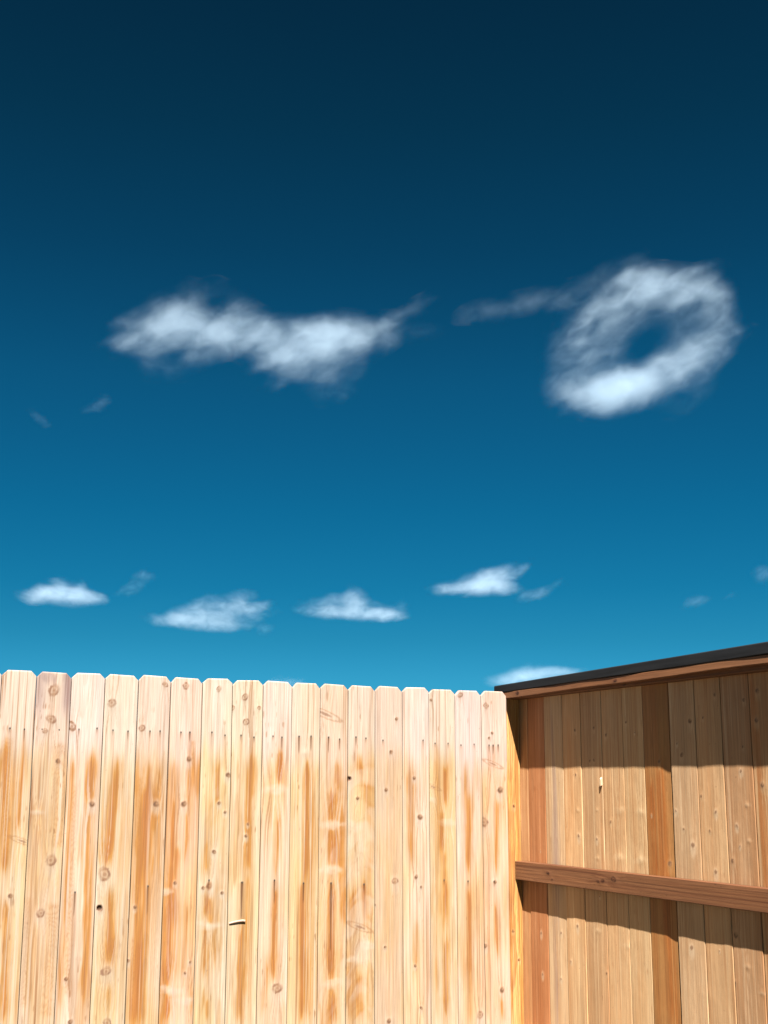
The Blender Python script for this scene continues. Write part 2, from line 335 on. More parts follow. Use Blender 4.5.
FENCE_MARKS={
0:([(.0144,.978,.0117,'d'),(.0471,1.189,.0158,'f')],[(-.0403,1.608,-.0167,1.078,.0237,1.0),(-.006,.963,.0168,.513,.0194,.8),(.0368,1.581,.0254,1.225,.014,.9)],[(-.0261,1.636,1.628,.0048),(.0319,1.634,1.597,.004)]),
1:([(.0002,1.796,.0205,'r'),(-.0057,1.677,.0204,'r'),(-.0275,1.628,.0122,'r'),(.0319,1.507,.0122,'d'),(.0245,1.113,.02,'r'),(-.0061,.909,.0158,'r'),(-.0378,1.303,.012,'p')],[(-.0404,1.35,-.0266,.544,.032,.25),(.0694,1.573,.0726,1.512,.0082,.3)],[]),
2:([(-.0603,1.651,.0165,'r'),(.0384,1.335,.0145,'d'),(-.0326,.652,.01,'d'),(-.0081,.488,.0119,'d')],[(.0267,1.575,.0476,.568,.0292,.5),(-.049,1.512,-.0501,.536,.0124,.6),(.0214,1.513,.0128,1.351,.0125,.6)],[(-.0307,1.639,1.619,.0042),(.0443,1.645,1.633,.0042),(-.0138,.986,.904,.0045)]),
3:([(-.0395,1.751,.017,'r'),(-.0406,1.054,.0248,'r'),(-.0527,.92,.0136,'h'),(-.0144,.674,.0205,'r'),(-.001,.475,.0163,'r')],[(-.0041,1.536,-.0262,1.101,.0212,1.1),(-.0127,.99,-.0041,.716,.0166,1.0),(-.0248,1.433,-.0413,1.07,.0337,.4),(.0152,.832,.0007,.524,.0331,.3),(.0497,1.474,.0746,.519,.0128,.2)],[(-.0301,1.639,1.63,.0042),(.0341,1.636,1.611,.0043)]),
4:([(-.0494,1.65,.013,'r'),(.0243,1.335,.0152,'d'),(-.0478,.92,.0084,'d'),(-.0677,.708,.0083,'d'),(.0437,1.84,.0133,'r')],[(-.0212,1.392,-.0161,.477,.0345,.6),(-.0091,1.517,-.0143,1.228,.013,.7),(-.0211,.788,-.0371,.487,.021,.8),(.0361,1.476,.0438,1.065,.0131,.3)],[(-.0141,1.639,1.618,.0044),(.0296,1.64,1.627,.0044),(.0037,1.002,.898,.0047)]),
5:([(.019,1.524,.0134,'d'),(.0034,1.335,.0154,'d'),(-.0243,1.011,.0087,'d'),(.0519,.691,.0065,'d'),(.0318,.649,.0065,'d'),(-.0052,1.836,.0135,'r'),(.0398,.542,.0215,'p'),(-.0301,.586,.0213,'p'),(-.0662,.976,.0172,'p')],[(-.0385,1.519,-.0408,.645,.0265,.6),(.0214,1.583,.0203,1.104,.0134,.8),(-.0162,1.145,-.0318,.862,.0175,.6),(-.0348,.943,-.0393,.606,.0302,.6),(.0303,.941,.0198,.622,.0175,.5),(-.0371,.547,-.0424,.462,.0213,.8)],[(-.0206,1.638,1.621,.0044),(.0195,1.639,1.609,.0058)]),
6:([(.056,1.458,.0137,'d'),(.0183,1.339,.009,'d'),(.0464,1.301,.0082,'d'),(.0015,1.135,.0112,'d'),(-.0168,.995,.0155,'d'),(-.0431,.988,.0088,'d'),(.0419,.965,.0089,'d'),(.0048,1.828,.0115,'r'),(-.0122,.836,.0221,'p')],[(.0127,1.543,.0089,1.352,.0114,.8),(-.0092,1.352,-.0397,1.02,.027,.6),(-.0204,.967,-.021,.837,.0222,1.1),(-.0246,.809,-.0274,.609,.0264,.8),(.0149,.815,.015,.654,.0133,.6),(-.0171,.557,-.019,.474,.0218,.7)],[(-.0219,1.641,1.633,.005),(.0378,1.63,1.621,.0046),(-.0175,1.02,1.003,.0053)]),
7:([(-.0073,1.689,.014,'r'),(.0125,1.25,.0069,'d'),(.0045,1.2,.0092,'d'),(-.0146,1.798,.014,'r'),(-.0692,1.748,.0093,'r'),(.0523,1.752,.0094,'r')],[(.0187,1.576,.0171,1.057,.0103,1.2),(-.0033,1.524,-.0047,1.016,.0232,.4),(-.0136,.831,-.0038,.44,.018,.8),(.0181,1.016,.0208,.526,.0228,.5)],[(-.0291,1.631,1.618,.0046),(.0316,1.624,1.611,.0047),(-.009,1.008,.864,.0086)]),
8:([(-.0052,1.396,.0283,'p'),(.0211,.566,.0229,'r')],[(.0241,1.592,.0173,1.452,.0167,1.4),(.0042,1.636,-.004,1.57,.0095,.6),(.0109,1.301,.0065,1.055,.0165,.7),(.0078,.992,.0017,.62,.014,1.2),(-.0225,.683,-.0443,.442,.0137,.4)],[(-.0195,1.631,1.622,.0047),(.0234,1.627,1.583,.0048),(.0004,1.013,.925,.0056)]),
9:([(-.0027,1.563,.0145,'p')],[(.0221,1.528,.0236,.428,.034,.55),(.0078,1.506,.0056,1.009,.0097,1.0),(-.0083,.989,-.0043,.43,.0104,1.2),(.0585,1.73,.0593,1.662,.0098,.5)],[(-.0328,1.633,1.567,.0063),(.0254,1.635,1.582,.0059),(-.0013,.997,.925,.0062)]),
10:([(-.046,1.735,.0247,'f'),(-.0061,1.248,.0244,'p'),(-.0136,1.049,.0242,'p'),(.0012,.572,.0238,'p')],[(.0155,1.539,.0118,1.419,.0223,1.3),(-.0027,1.397,-.0062,1.266,.0295,1.2),(-.001,1.231,.0105,1.066,.0293,1.2),(-.0078,.964,-.0046,.668,.0121,1.0),(-.003,.964,-.006,.794,.0338,.5),(-.0149,.731,-.0039,.602,.0215,1.3),(.0064,.535,.0077,.411,.0191,1.0),(.0502,.984,.0481,.666,.0146,.4)],[(-.0275,1.632,1.574,.0059),(.0271,1.625,1.584,.005),(-.0082,.994,.719,.0063)]),
11:([(-.0651,1.447,.0139,'h'),(-.0196,1.362,.01,'d'),(-.0561,1.243,.0297,'p'),(-.004,.801,.0196,'f'),(-.0422,.663,.0243,'p'),(.0455,.723,.0246,'p')],[(-.0183,1.555,-.0077,1.469,.0252,1.1),(.0226,1.443,.018,1.354,.0202,.6),(.0146,1.011,.0155,.831,.0109,1.6),(-.0444,.982,-.0432,.811,.0245,.4),(.0067,.627,-.0115,.412,.0391,.5),(-.0295,.961,-.0529,.812,.0246,.3)],[(-.0288,1.636,1.608,.0055),(.0218,1.632,1.623,.0051),(.0147,.985,.959,.0059)]),
12:([(.039,1.723,.0094,'d'),(.0103,1.571,.0103,'d'),(-.0155,1.399,.0102,'d'),(.0298,.995,.0162,'r'),(-.0207,.711,.0075,'d'),(-.0011,.397,.0123,'d'),(-.0706,.893,.005,'d')],[(.0052,1.626,.0038,.401,.0517,.18)],[(-.0309,1.625,1.611,.0041)]),
13:([(-.0117,1.454,.0094,'d'),(.0185,1.277,.0157,'d'),(-.004,1.01,.0103,'d'),(.0215,.965,.0067,'d'),(-.0115,.623,.0076,'d'),(.0177,.442,.0091,'d')],[(-.0105,1.652,-.0192,1.041,.0158,.5),(-.0053,.799,-.0116,.597,.0153,.7),(-.0428,1.49,-.0344,1.086,.0156,.4)],[(.0369,1.63,1.611,.0042)]),
14:([(-.0526,1.414,.0132,'f'),(.0199,1.25,.0213,'p'),(-.0595,1.818,.008,'d'),(-.069,1.354,.0158,'p')],[(.018,1.53,.0105,1.355,.0188,1.2),(-.0112,1.318,-.0133,1.128,.0159,1.0),(-.0027,1.128,.0007,.971,.0158,.8),(.006,.971,.0039,.794,.0147,1.3),(.0084,.737,.0046,.416,.0156,1.5),(-.0291,1.631,-.047,.386,.0214,.3)],[(-.04,1.617,1.608,.0053),(.0298,1.618,1.604,.0043),(.001,.993,.984,.0053)]),
15:([(-.0438,1.847,.0137,'r'),(.0407,.392,.0158,'r')],[(-.0209,1.541,-.0183,1.355,.0164,.6),(-.0016,1.378,-.0124,1.035,.0163,.9),(-.0084,.945,-.0144,.569,.015,1.0),(-.0091,.569,-.0123,.365,.0158,.5)],[(-.0417,1.611,1.606,.0049),(.0296,1.617,1.607,.0044),(-.0132,.986,.972,.0054)]),
16:([(-.0102,1.524,.0167,'f'),(-.0132,1.671,.0089,'d'),(-.0304,1.647,.0078,'d'),(.0266,1.402,.0178,'d'),(-.0643,1.253,.0219,'r'),(-.0087,.978,.0109,'d'),(.0203,.494,.014,'d'),(-.0676,.692,.0118,'d'),(-.0446,1.8,.014,'r')],[(.009,1.355,-.0023,1.032,.0166,.6),(-.0051,.873,-.0033,.672,.012,1.0),(.01,.516,.023,.354,.0162,.6),(-.0608,1.124,-.0568,.368,.0272,.25),(-.0026,1.638,-.0045,1.534,.0168,.7)],[(-.0309,1.614,1.59,.005),(-.0086,1.614,1.581,.0061),(.0193,1.615,1.591,.005),(-.0141,.982,.969,.0055)]),
}
WALL_MARKS={1:[(-0.0167,0.755,0.0066,'w'),(-0.0226,0.575,0.0066,'w')],2:[(-0.0287,0.771,0.0056,'w'),(-0.0202,0.573,0.0052,'w')],3:[(-0.0149,0.814,0.0078,'w'),(-0.0411,1.203,0.0078,'w'),(-0.0386,1.316,0.0078,'p'),(-0.0312,1.672,0.0062,'d'),(-0.0299,1.471,0.0058,'d')],4:[(-0.0243,1.194,0.006,'w'),(-0.0307,1.319,0.0056,'p'),(-0.0277,1.114,0.0075,'p'),(-0.0692,0.642,0.0052,'d'),(-0.012,0.812,0.0091,'p'),(-0.0261,1.675,0.0064,'d'),(-0.0189,1.535,0.0057,'d'),(0.0122,1.531,0.0053,'d')],5:[(0.027,1.27,0.0055,'d'),(-0.0412,1.321,0.0163,'p'),(-0.0301,1.126,0.0164,'p'),(-0.066,0.773,0.0126,'p'),(0.0439,1.641,0.0059,'d')],6:[(-0.0371,1.316,0.0158,'p'),(-0.0251,1.121,0.0158,'p'),(0.0455,1.691,0.0057,'d')],7:[(-0.0552,1.115,0.0101,'d'),(-0.0171,1.519,0.0068,'d')],8:[(-0.0348,1.195,0.0104,'w'),(0.0616,1.324,0.005,'w'),(0.0162,1.255,0.0043,'d'),(-0.0009,0.806,0.0092,'w'),(0.0086,1.544,0.0085,'d'),(-0.0507,1.677,0.0091,'d')],9:[(0.0627,1.384,0.0051,'d'),(-0.0214,1.324,0.0069,'w'),(0.019,1.252,0.0048,'d'),(-0.0045,1.1,0.0082,'w'),(0.0286,1.685,0.0044,'d'),(-0.0493,1.77,0.0062,'d')],10:[(-0.0154,1.477,0.006,'w'),(-0.0383,1.353,0.0075,'p'),(0.0229,1.275,0.0061,'w'),(-0.0386,1.222,0.0075,'p'),(0.0553,1.146,0.008,'d'),(0.0033,0.773,0.0091,'p'),(0.0786,0.711,0.0049,'d'),(-0.0638,0.692,0.0071,'p'),(0.0598,0.88,0.0108,'d'),(-0.0532,1.741,0.0066,'d'),(-0.0336,1.566,0.0045,'d')],11:[(0.0292,1.426,0.0088,'d'),(0.0273,1.77,0.0088,'d'),(0.0415,1.663,0.0088,'d')]}

SUN_E = 5.0
EXPO = 2.25
ALB = .366
SKY_GAIN = .3665
SKY_GRADE = [(0.0, (.10, .66, .98)), (1.0, (.02, .10, .12)),
    (0.0828, (0.0853, 0.6148, 0.8976)), (0.1153, (0.0564, 0.5402, 0.7499)), (0.1542, (0.0310, 0.4930, 0.6859)),
    (0.2149, (0.0220, 0.4620, 0.6372)), (0.3123, (0.0246, 0.4084, 0.5476)), (0.4048, (0.0215, 0.2995, 0.3966)),
    (0.4898, (0.0195, 0.2347, 0.2916)), (0.5663, (0.0190, 0.1877, 0.2351))]

M_PICKET = wood_mat('picket_wood', rough=.68, spec=.18)
M_PLANK = wood_mat('plank_wood', rough=.6, spec=.25)
M_RAIL = wood_mat('rail_wood', rough=.6, spec=.2, bump=.35, along='Y')
M_POST = wood_mat('post_wood', rough=.65, spec=.2, bump=.35)
M_NAIL = plain_mat('nail_steel', (.10, .085, .075), rough=.5, metal=.6, scale=400, var=.3, bump=0)
M_FLASH = plain_mat('dark_flashing', (.0062, .0068, .0078), rough=.7, spec=.2, metal=0.0, scale=14, stretch=(1, .25, 3), var=.45, bump=.08)
M_HIDDEN = plain_mat('rough_lumber', (.42, .25, .13), rough=.75, scale=18, stretch=(.3, 8, 8), var=.3)

# ------------------------------------------------------------------ camera
cam = bpy.data.cameras.new('camera')
cam.sensor_fit = 'HORIZONTAL'; cam.sensor_width = 36.0
cam.lens = 1261.95 * 36.0 / 768.0
cam.clip_start = .05; cam.clip_end = 90000
co = bpy.data.objects.new('camera', cam); C.objects.link(co)
fw = Vector((0.42084042, 0.88130976, 0.21491032)); rt = Vector((0.90178416, -0.43214148, 0.00625041)); up = Vector((-0.09838021, -0.19117229, 0.97661379))
m = Matrix((rt, up, -fw)).transposed().to_4x4(); m.translation = Vector((0, 0, EYE))
co.matrix_world = m
SC.camera = co

# ------------------------------------------------------------------ ground
def ground():
    bm = bmesh.new()
    R = [0, 3, 6, 10, 16, 28, 60, 150, 500, 2000, 8000, 30000]
    rs = random.Random(5); prev = None; n = 48
    c = bm.verts.new((0, 3, 0))
    for r in R[1:]:
        cur = []
        for k in range(n):
            a = 2 * math.pi * k / n
            h = 0 if r < 16 else rs.uniform(-.02, .02) * min(r, 150) * .15 - 0.0
            if r >= 500: h = -2.0
            cur.append(bm.verts.new((r * math.cos(a), 3 + r * math.sin(a), h)))
        for k in range(n):
            if prev is None: bm.faces.new((c, cur[k], cur[(k + 1) % n]))
            else: bm.faces.new((prev[k], cur[k], cur[(k + 1) % n], prev[(k + 1) % n]))
        prev = cur
    me = bpy.data.meshes.new('ground'); bm.to_mesh(me); bm.free()
    mt, nt, out = new_mat('dry_soil_and_turf')
    N, L = nt.nodes, nt.links
    p = N.new('ShaderNodeBsdfPrincipled'); L.new(p.outputs[0], out.inputs[0]); p.inputs['Roughness'].default_value = .95
    tc = N.new('ShaderNodeTexCoord')
    n1 = N.new('ShaderNodeTexNoise'); n1.inputs['Scale'].default_value = .9; n1.inputs['Detail'].default_value = 9
    n2 = N.new('ShaderNodeTexNoise'); n2.inputs['Scale'].default_value = 45; n2.inputs['Detail'].default_value = 8
    L.new(tc.outputs['Object'], n1.inputs['Vector']); L.new(tc.outputs['Object'], n2.inputs['Vector'])
    r1 = N.new('ShaderNodeValToRGB'); e = r1.color_ramp.elements
    e[0].position = .38; e[0].color = (.030, .032, .014, 1); e[1].position = .62; e[1].color = (.060, .045, .028, 1)
    L.new(n1.outputs[0], r1.inputs[0])
    mx = N.new('ShaderNodeMix'); mx.data_type = 'RGBA'; mx.blend_type = 'MULTIPLY'; mx.inputs[0].default_value = .7
    r2 = N.new('ShaderNodeValToRGB'); r2.color_ramp.elements[0].color = (.35, .35, .35, 1); r2.color_ramp.elements[0].position = .3; r2.color_ramp.elements[1].position = .7
    L.new(n2.outputs[0], r2.inputs[0]); L.new(r1.outputs[0], mx.inputs[6]); L.new(r2.outputs[0], mx.inputs[7]); L.new(mx.outputs[2], p.inputs['Base Color'])
    b = N.new('ShaderNodeBump'); b.inputs['Distance'].default_value = .03; L.new(n2.outputs[0], b.inputs['Height']); L.new(b.outputs[0], p.inputs['Normal'])
    o = link('ground', me, mt); tag(o, kind='structure')
ground()

# ------------------------------------------------------------------ picket fence
R0 = random.Random(11)
HEART = {0: .35, 1: .08, 2: .4, 3: .12, 4: .5, 5: .55, 6: .4, 7: .3, 8: .1, 9: .2, 10: .6, 11: .3, 12: .03, 13: .06, 14: .15, 15: .15, 16: .1}
GRAIN = {1: 1.4, 12: .6, 13: .6, 8: .5, 16: .7}
CURL = {10: .2, 11: .38, 6: .1}
FINE = {1: 1.6, 9: 1.5, 7: 1.3, 12: .8, 0: 1.3, 2: 1.2}
FIG = {0: 1.3, 2: 1.5, 4: 1.3, 7: .9}
TINT = {1: (.93, .90, .88), 12: (.91, .87, .84), 4: (.97, .95, .93), 10: (.99, .95, .9)}
PLAB = {1: 'picket with greyish purple weathered top and knots', 12: 'plain tan pinkish picket', 3: 'picket with a knot hole at its left edge',
        10: 'picket with broad orange blotches', 7: 'picket with a long dark nail streak', 14: 'picket with a strong orange streak curving round a pale knot'}
fence = empty('picket_fence', (X0 + 8 * MOD, FY, 0))
tag(fence, 'pale sunlit fence of dog-eared pickets with orange streaks and nail stains', 'fence')

def nail_mesh():
    bm = bmesh.new()
    bmesh.ops.create_cone(bm, cap_ends=True, segments=10, radius1=.0031, radius2=.0024, depth=.0016, matrix=Matrix.Rotation(math.pi / 2, 4, 'X'))
    me = bpy.data.meshes.new('nail'); bm.to_mesh(me); bm.free(); me.materials.append(M_NAIL)
    return me
NAIL = nail_mesh()

def rows_for(z0, z1, zd, step=.0042):
    return np.concatenate([np.linspace(z0, zd, 10, endpoint=False), np.arange(zd, z1 - .024, step), np.linspace(z1 - .024, z1, 7)])

def picket(n):
    def seam(j):
        if j < 0: return np.array(SEAMS[0]) + j * MOD
        return np.array(SEAMS[j])
    sa_, sb_ = seam(n - 1), seam(n)
    ctop, cbot = (sa_ + sb_) / 2
    width = float((sb_ - sa_).mean()); wsl = float((sb_ - sa_)[0] - (sb_ - sa_)[1])
    cxf = lambda z: cbot + (ctop - cbot) * (z - .4) / 1.42
    rr = random.Random(100 + n)
    half = width / 2 - rr.uniform(.0010, .0019)
    if n in (7, 12, 13): half -= .0004
    known = FENCE_MARKS.get(n)
    dz = rr.uniform(-.003, .003)
    if known:
        kn, st, dr = known
    else:
        kn = [(rr.uniform(-.05, .05), rr.uniform(.2, 1.8), rr.uniform(.008, .018), rr.choice('rddw')) for _ in range(rr.randint(4, 8))]
        st = []
        for _ in range(rr.randint(2, 4)):
            a = rr.uniform(-.045, .045); zt_ = rr.uniform(1.0, 1.6)
            st.append((a, zt_, a + rr.uniform(-.02, .02), zt_ - rr.uniform(.2, .7), rr.uniform(.012, .03), rr.uniform(.5, 1.1)))
        dr = [(-.035, 1.637, 1.637 - rr.uniform(.004, .03), .0045), (.035, 1.637, 1.637 - rr.uniform(.004, .03), .0045), (0, 1.0, .93, .005)]
    kn = [(a, b, c * (1.0 if k == 'd' else 1.1), k) for a, b, c, k in kn]
    vis = -6 <= n
    fn = lambda U, Z: _picket_col(n, U, Z, kn, st, dr, half)
    tw = rr.uniform(-.0012, .0012); bow = rr.uniform(-.002, .002)
    lean = lambda u, z: tw * (u / half) + bow * (z - 1.0) ** 2
    ear_w = .021 + rr.uniform(-.002, .003); ear_h = .021 + rr.uniform(-.002, .004)
    o = board('picket', M_PICKET, rows_for(.04, TOP + dz, .36 if vis else 1.7, .0042), half, fn,
              lambda u, z, d: (cxf(z) + u * (1 + wsl / width * (z - 1.11) / 1.42), FY + d, z), thick=.016, ear=ear_w, ear_h=ear_h, topz=TOP + dz, cup=rr.uniform(-.0008, .0008),
              parent=fence, lean=lean, nu=50 if vis else 20, tilt=rr.uniform(-.035, .035))
    if n in PLAB: o['label'] = PLAB[n]
    if n == 7:
        # a nail driven crooked and hammered flat across the board
        bm = bmesh.new()
        cx_ = cxf(.844) - .016
        path = [(-.050, -.0035, .8395), (-.048, .004, .8400), (-.030, .0052, .8440), (-.008, .0050, .8478), (.014, .0052, .8492), (.023, .0045, .8475), (.026, -.002, .8440)]
        rads = [.003, .0034, .0036, .0040, .0044, .0048, .0040]
        rings = []
        for (a, dp, zz), r_ in zip(path, rads):
            rings.append([bm.verts.new((cx_ + a, FY - dp - r_ * .6 * math.cos(t_), zz + r_ * math.sin(t_))) for t_ in [k * math.pi / 4 for k in range(8)]])
        for A, B in zip(rings, rings[1:]):
            for k in range(8): bm.faces.new((A[k], A[(k + 1) % 8], B[(k + 1) % 8], B[k]))
        bm.faces.new(rings[0]); bm.faces.new(rings[-1])
        bmesh.ops.recalc_face_normals(bm, faces=bm.faces)
        me = bpy.data.meshes.new('bent_nail'); bm.to_mesh(me); bm.free()
        bn = link('bent_nail', me, plain_mat('dulled_nail_steel', (.38, .26, .19), rough=.6, metal=.1, scale=200)); bn.parent = o
    if n >= -4:
        pts = [(d[0], d[1]) for d in dr]
        if n == 1: pts += [(-.04, 1.635), (.03, 1.635)]
        for (u_, z_) in pts:
            nl = link('nail', NAIL)
            nl.parent = o
            nl.location = (cxf(z_) + u_, FY - .0006 + lean(u_, z_), z_)
    return o

def _picket_col(n, U, Z, kn, st, dr, half):
    col, rel = wood(U, Z, 900 + n * 7, PAL_FENCE, kn, st, dr, half=half, heart=HEART.get(n, .3), grain=GRAIN.get(n, .85),
                    tint=TINT.get(n, tuple(1 + v for v in ((n * 37 % 11 - 5) * .006, (n * 53 % 11 - 5) * .008, (n * 71 % 11 - 5) * .014))), topz=1.61, figure=FIG.get(n, .6), cath=CATH.get(n, ()), curl=CURL.get(n, 0), fine=FINE.get(n, 1.0))
    if n == 1:   # grey purple weathering at the shoulders of the second picket
        f = sst(.02, .055, np.abs(U - .0)) * sst(1.66, 1.78, Z + .05 * fbm(U * 60, Z * 6, 77)) * (1 - .4 * (U < 0))
        f = np.maximum(f, .8 * sst(1.80, 1.845, Z) * sst(.35, .6, fbm(U * 50, Z * 5, 78)))
        col = mixc(col, (.36, .24, .23), f * .75)
    return col, rel

for n in range(-14, 17):
    picket(n)

def lumber(name, lo, hi, parent, mat=M_HIDDEN):
    bm = bmesh.new()
    bmesh.ops.create_cube(bm, size=1)
    for v in bm.verts:
        v.co = Vector([lo[i] + (v.co[i] + .5) * (hi[i] - lo[i]) for i in range(3)])
    bmesh.ops.bevel(bm, geom=list(bm.edges), offset=.003, segments=2, affect='EDGES', profile=.6)
    me = bpy.data.meshes.new(name); bm.to_mesh(me); bm.free()
    o = link(name, me, mat); put(o, parent); return o

XL = X0 - 14.6 * MOD
for zc in (1.637, 1.0, .36):
    lumber('rail', (XL, FY + .0215, zc - .0445), (WX - .094, FY + .0595, zc + .0445), fence)
lumber('post', (XL + .05, FY + .061, 0), (XL + .139, FY + .15, 1.80), fence)
lumber('post', (.72, FY + .061, 0), (.809, FY + .15, 1.80), fence)

# corner post: strongly figured, right behind the last picket
PX0, PX1 = WX - .0895, WX - .0018
def post_col(U, Z):
    kn = [(.0040, 1.327, .009, 'd'), (.02, .62, .008, 'd'), (-.01, .75, .007, 'r')]
    pal = dict(base=(.92, .60, .25), warm=(.82, .44, .15), top=(.6, .4, .2), orange=(.80, .42, .11), deep=(.52, .21, .055),
               line=(.34, .11, .035), knot=(.10, .04, .02), halo=(.8, .6, .35))
    col, rel = wood(U, Z, 4242, pal, kn, [(-.03, 1.5, -.02, .4, .02, .7), (.025, 1.8, .03, .3, .02, .9)], (), half=.044, heart=.35, grain=1.3, figure=1.2)
    w = np.sin((U + .012 * fbm(U * 10, Z * 2.3, 5) + .004 * np.sin(Z * 19)) * 2 * math.pi / .011)
    col = mixc(col, pal['deep'], sst(.2, .9, w) * .65)
    return col, rel - sst(.2, .9, w) * .0004
cp = board('post', M_POST, np.concatenate([np.linspace(.0, .4, 8, endpoint=False), np.arange(.4, 1.850, .0045)]), (PX1 - PX0) / 2, post_col,
      lambda u, z, d: ((PX0 + PX1) / 2 + u, FY + .0205 + d, z), thick=.089, gain=1.3, parent=fence, nu=36, ease=.002)
cp['label'] = 'orange corner post with bold vertical grain'

# ------------------------------------------------------------------ plank screen with capped top
screen = empty('plank_screen', (WX, 4.4, 0))
tag(screen, 'brown plank screen with a long rail and dark capped top beside the pale fence', 'wooden screen')
S = [5.47, 5.311, 5.161, 5.008, 4.858, 4.697, 4.539, 4.395, 4.218, 4.057, 3.899, 3.7375, 3.585]
while S[-1] > -.2: S.append(S[-1] - .155)
WT = {0: (1.0, .80, .62), 1: (.84, .535, .37), 2: (.97, .95, .88), 3: (1.10, 1.04, .90), 4: (1.0, .91, .78), 5: (1.09, 1.02, .88), 6: (1.04, 1.02, .90),
      7: (.66, .475, .26), 8: (1.0, .95, .87), 9: (.94, .85, .72), 10: (.82, .72, .63), 11: (.84, .74, .60)}
WLAB = {1: 'reddish brown plank', 7: 'darker orange brown plank', 0: 'narrow plank sliver beside the corner post'}
WH = {0: .5, 1: .3, 2: .3, 3: .3, 4: .45, 5: .25, 6: .35, 7: .6, 8: .15, 9: .45, 10: .4, 11: .5}
for i in range(len(S) - 1):
    a, b = S[i], S[i + 1]
    gapr = .0028
    if i == 7: b += .009
    if i == 1: b += .001
    cy = (a + b) / 2
    half = (a - b) / 2 - gapr / 2
    rr = random.Random(700 + i)
    kn = [(-(u), z, r * (1.25 if k == 'p' else 1.4), k) for (u, z, r, k) in WALL_MARKS.get(i, [])]
    if i > 11:
        kn = [(rr.uniform(-.05, .05), rr.uniform(.2, 1.8), rr.uniform(.005, .012), rr.choice('dwwp')) for _ in range(9)]
    else:
        kn = kn + [(rr.uniform(-.05, .05), rr.uniform(.45, 1.8), rr.uniform(.003, .006), 'w') for _ in range(1)]
    st = []
    if i == 3: st = [(-.02, 1.75, -.03, 1.2, .02, .3)]
    if i == 11: st = [(-.05, 1.8, -.04, .5, .03, .6), (.06, 1.8, .06, .5, .02, .4)]
    if i == 7: st = [(-.04, 1.44, -.03, 1.05, .03, .7), (.02, 1.5, .03, .5, .03, .5)]
    def fn(U, Z, i=i, kn=kn, st=st, half=half):
        col, rel = wood(U, Z, 3000 + 13 * i, PAL_WALL, kn, st, (), half=half, heart=WH.get(i, .2), grain=1.15, tint=WT.get(i), figure=.6, fine=1.25 if i != 8 else .9, curl=.06)
        if i == 2:
            f = sst(.45, .65, fbm(U * 35 + 2, Z * 1.8, 61)) * np.exp(-((U - .0) / .03) ** 2)
            col = mixc(col, (.33, .23, .20), f * .6)
        rel = rel + .0014 * (fbm(U * 14, Z * 6, 3100 + i) - .5) + .0006 * (fbm(U * 60, Z * 25, 3200 + i) - .5)
        return col, rel
    tw = rr.uniform(-.0016, .0016); bow = rr.uniform(-.0015, .0015)
    if i == 7: lean = lambda u, z: .0055 * sst(.1, .95, u / .08)
    else: lean = lambda u, z, tw=tw, bow=bow, half=half: tw * (u / half) + bow * np.sin(z * 2.2)
    vis = i <= 12
    o = board('plank', M_PLANK, np.concatenate([np.linspace(.04, .5, 8, endpoint=False), np.arange(.5, 1.862, .0044 if vis else .03)]), half, fn,
              lambda u, z, d, cy=cy: (WX + d, cy - u, z), thick=.016, gain=1.70, cup=rr.uniform(.0002, .0011) * (1 if i != 7 else .1), parent=screen, lean=lean,
              nu=44 if vis else 14)
    if i in WLAB: o['label'] = WLAB[i]
    if i == 4:
        # a torn bright splinter standing off the plank edge
        bm = bmesh.new()
        yc, zc = 4.7045, 1.437
        pr = [(-.0045, -.014), (.0040, -.017), (.005, .010), (.001, .018), (-.004, .013)]
        fr = [bm.verts.new((WX - .009, yc + y, zc + z)) for y, z in pr]
        bk = [bm.verts.new((WX - .0005, yc + y * 1.15, zc + z * 1.1 + .004)) for y, z in pr]
        bm.faces.new(fr); bm.faces.new(bk[::-1])
        for k in range(5): bm.faces.new((fr[k], bk[k], bk[(k + 1) % 5], fr[(k + 1) % 5]))
        bmesh.ops.recalc_face_normals(bm, faces=bm.faces)
        me = bpy.data.meshes.new('splinter'); bm.to_mesh(me); bm.free()
        sp = link('splinter', me, plain_mat('fresh_splinter', (.36, .26, .16), scale=150, var=.1))
        sp.parent = o

PAL_RAIL = dict(base=(.42, .182, .078), warm=(.37, .148, .060), top=(.4, .16, .08), orange=(.46, .17, .065), deep=(.26, .075, .03),
                line=(.17, .05, .022), knot=(.06, .02, .012), halo=(.48, .22, .11))
Y1 = FY + .0195; YE = -.2
def long_rows(): return np.concatenate([np.linspace(YE, 3.3, 60, endpoint=False), np.arange(3.3, Y1, .0045), [Y1]])
def rail_col(U, Z):
    kn = [(.005, 5.093, .011, 'd'), (-.004, 4.70, .010, 'd'), (.0, 4.665, .012, 'd'), (.012, 4.585, .015, 'r'), (-.02, 5.06, .006, 'd'), (.01, 2.4, .012, 'd'), (-.01, 1.3, .014, 'r')]
    col, rel = wood(U, Z * .55, 5151, PAL_RAIL, [(a, b * .55, c * .8, k) for a, b, c, k in kn], (), (), half=.043, heart=.3, grain=1.6, figure=.9)
    w = np.sin((U + .02 * fbm(U * 8, Z * 1.1, 15)) * 2 * math.pi / .016)
    return mixc(col, PAL_RAIL['line'], sst(.3, 1, w) * .4), rel
o = board('rail', M_RAIL, long_rows(), .0430, rail_col,
          lambda u, z, d: (WX - .039 + d, z, EYE - .3725 - .0048 * (Y1 - z) + u), thick=.0365, parent=screen, nu=30, ease=.003)
o['label'] = 'long reddish brown rail across the planks'
lumber('rail', (WX - .0385, YE, .21), (WX - .0012, Y1, .299), screen)

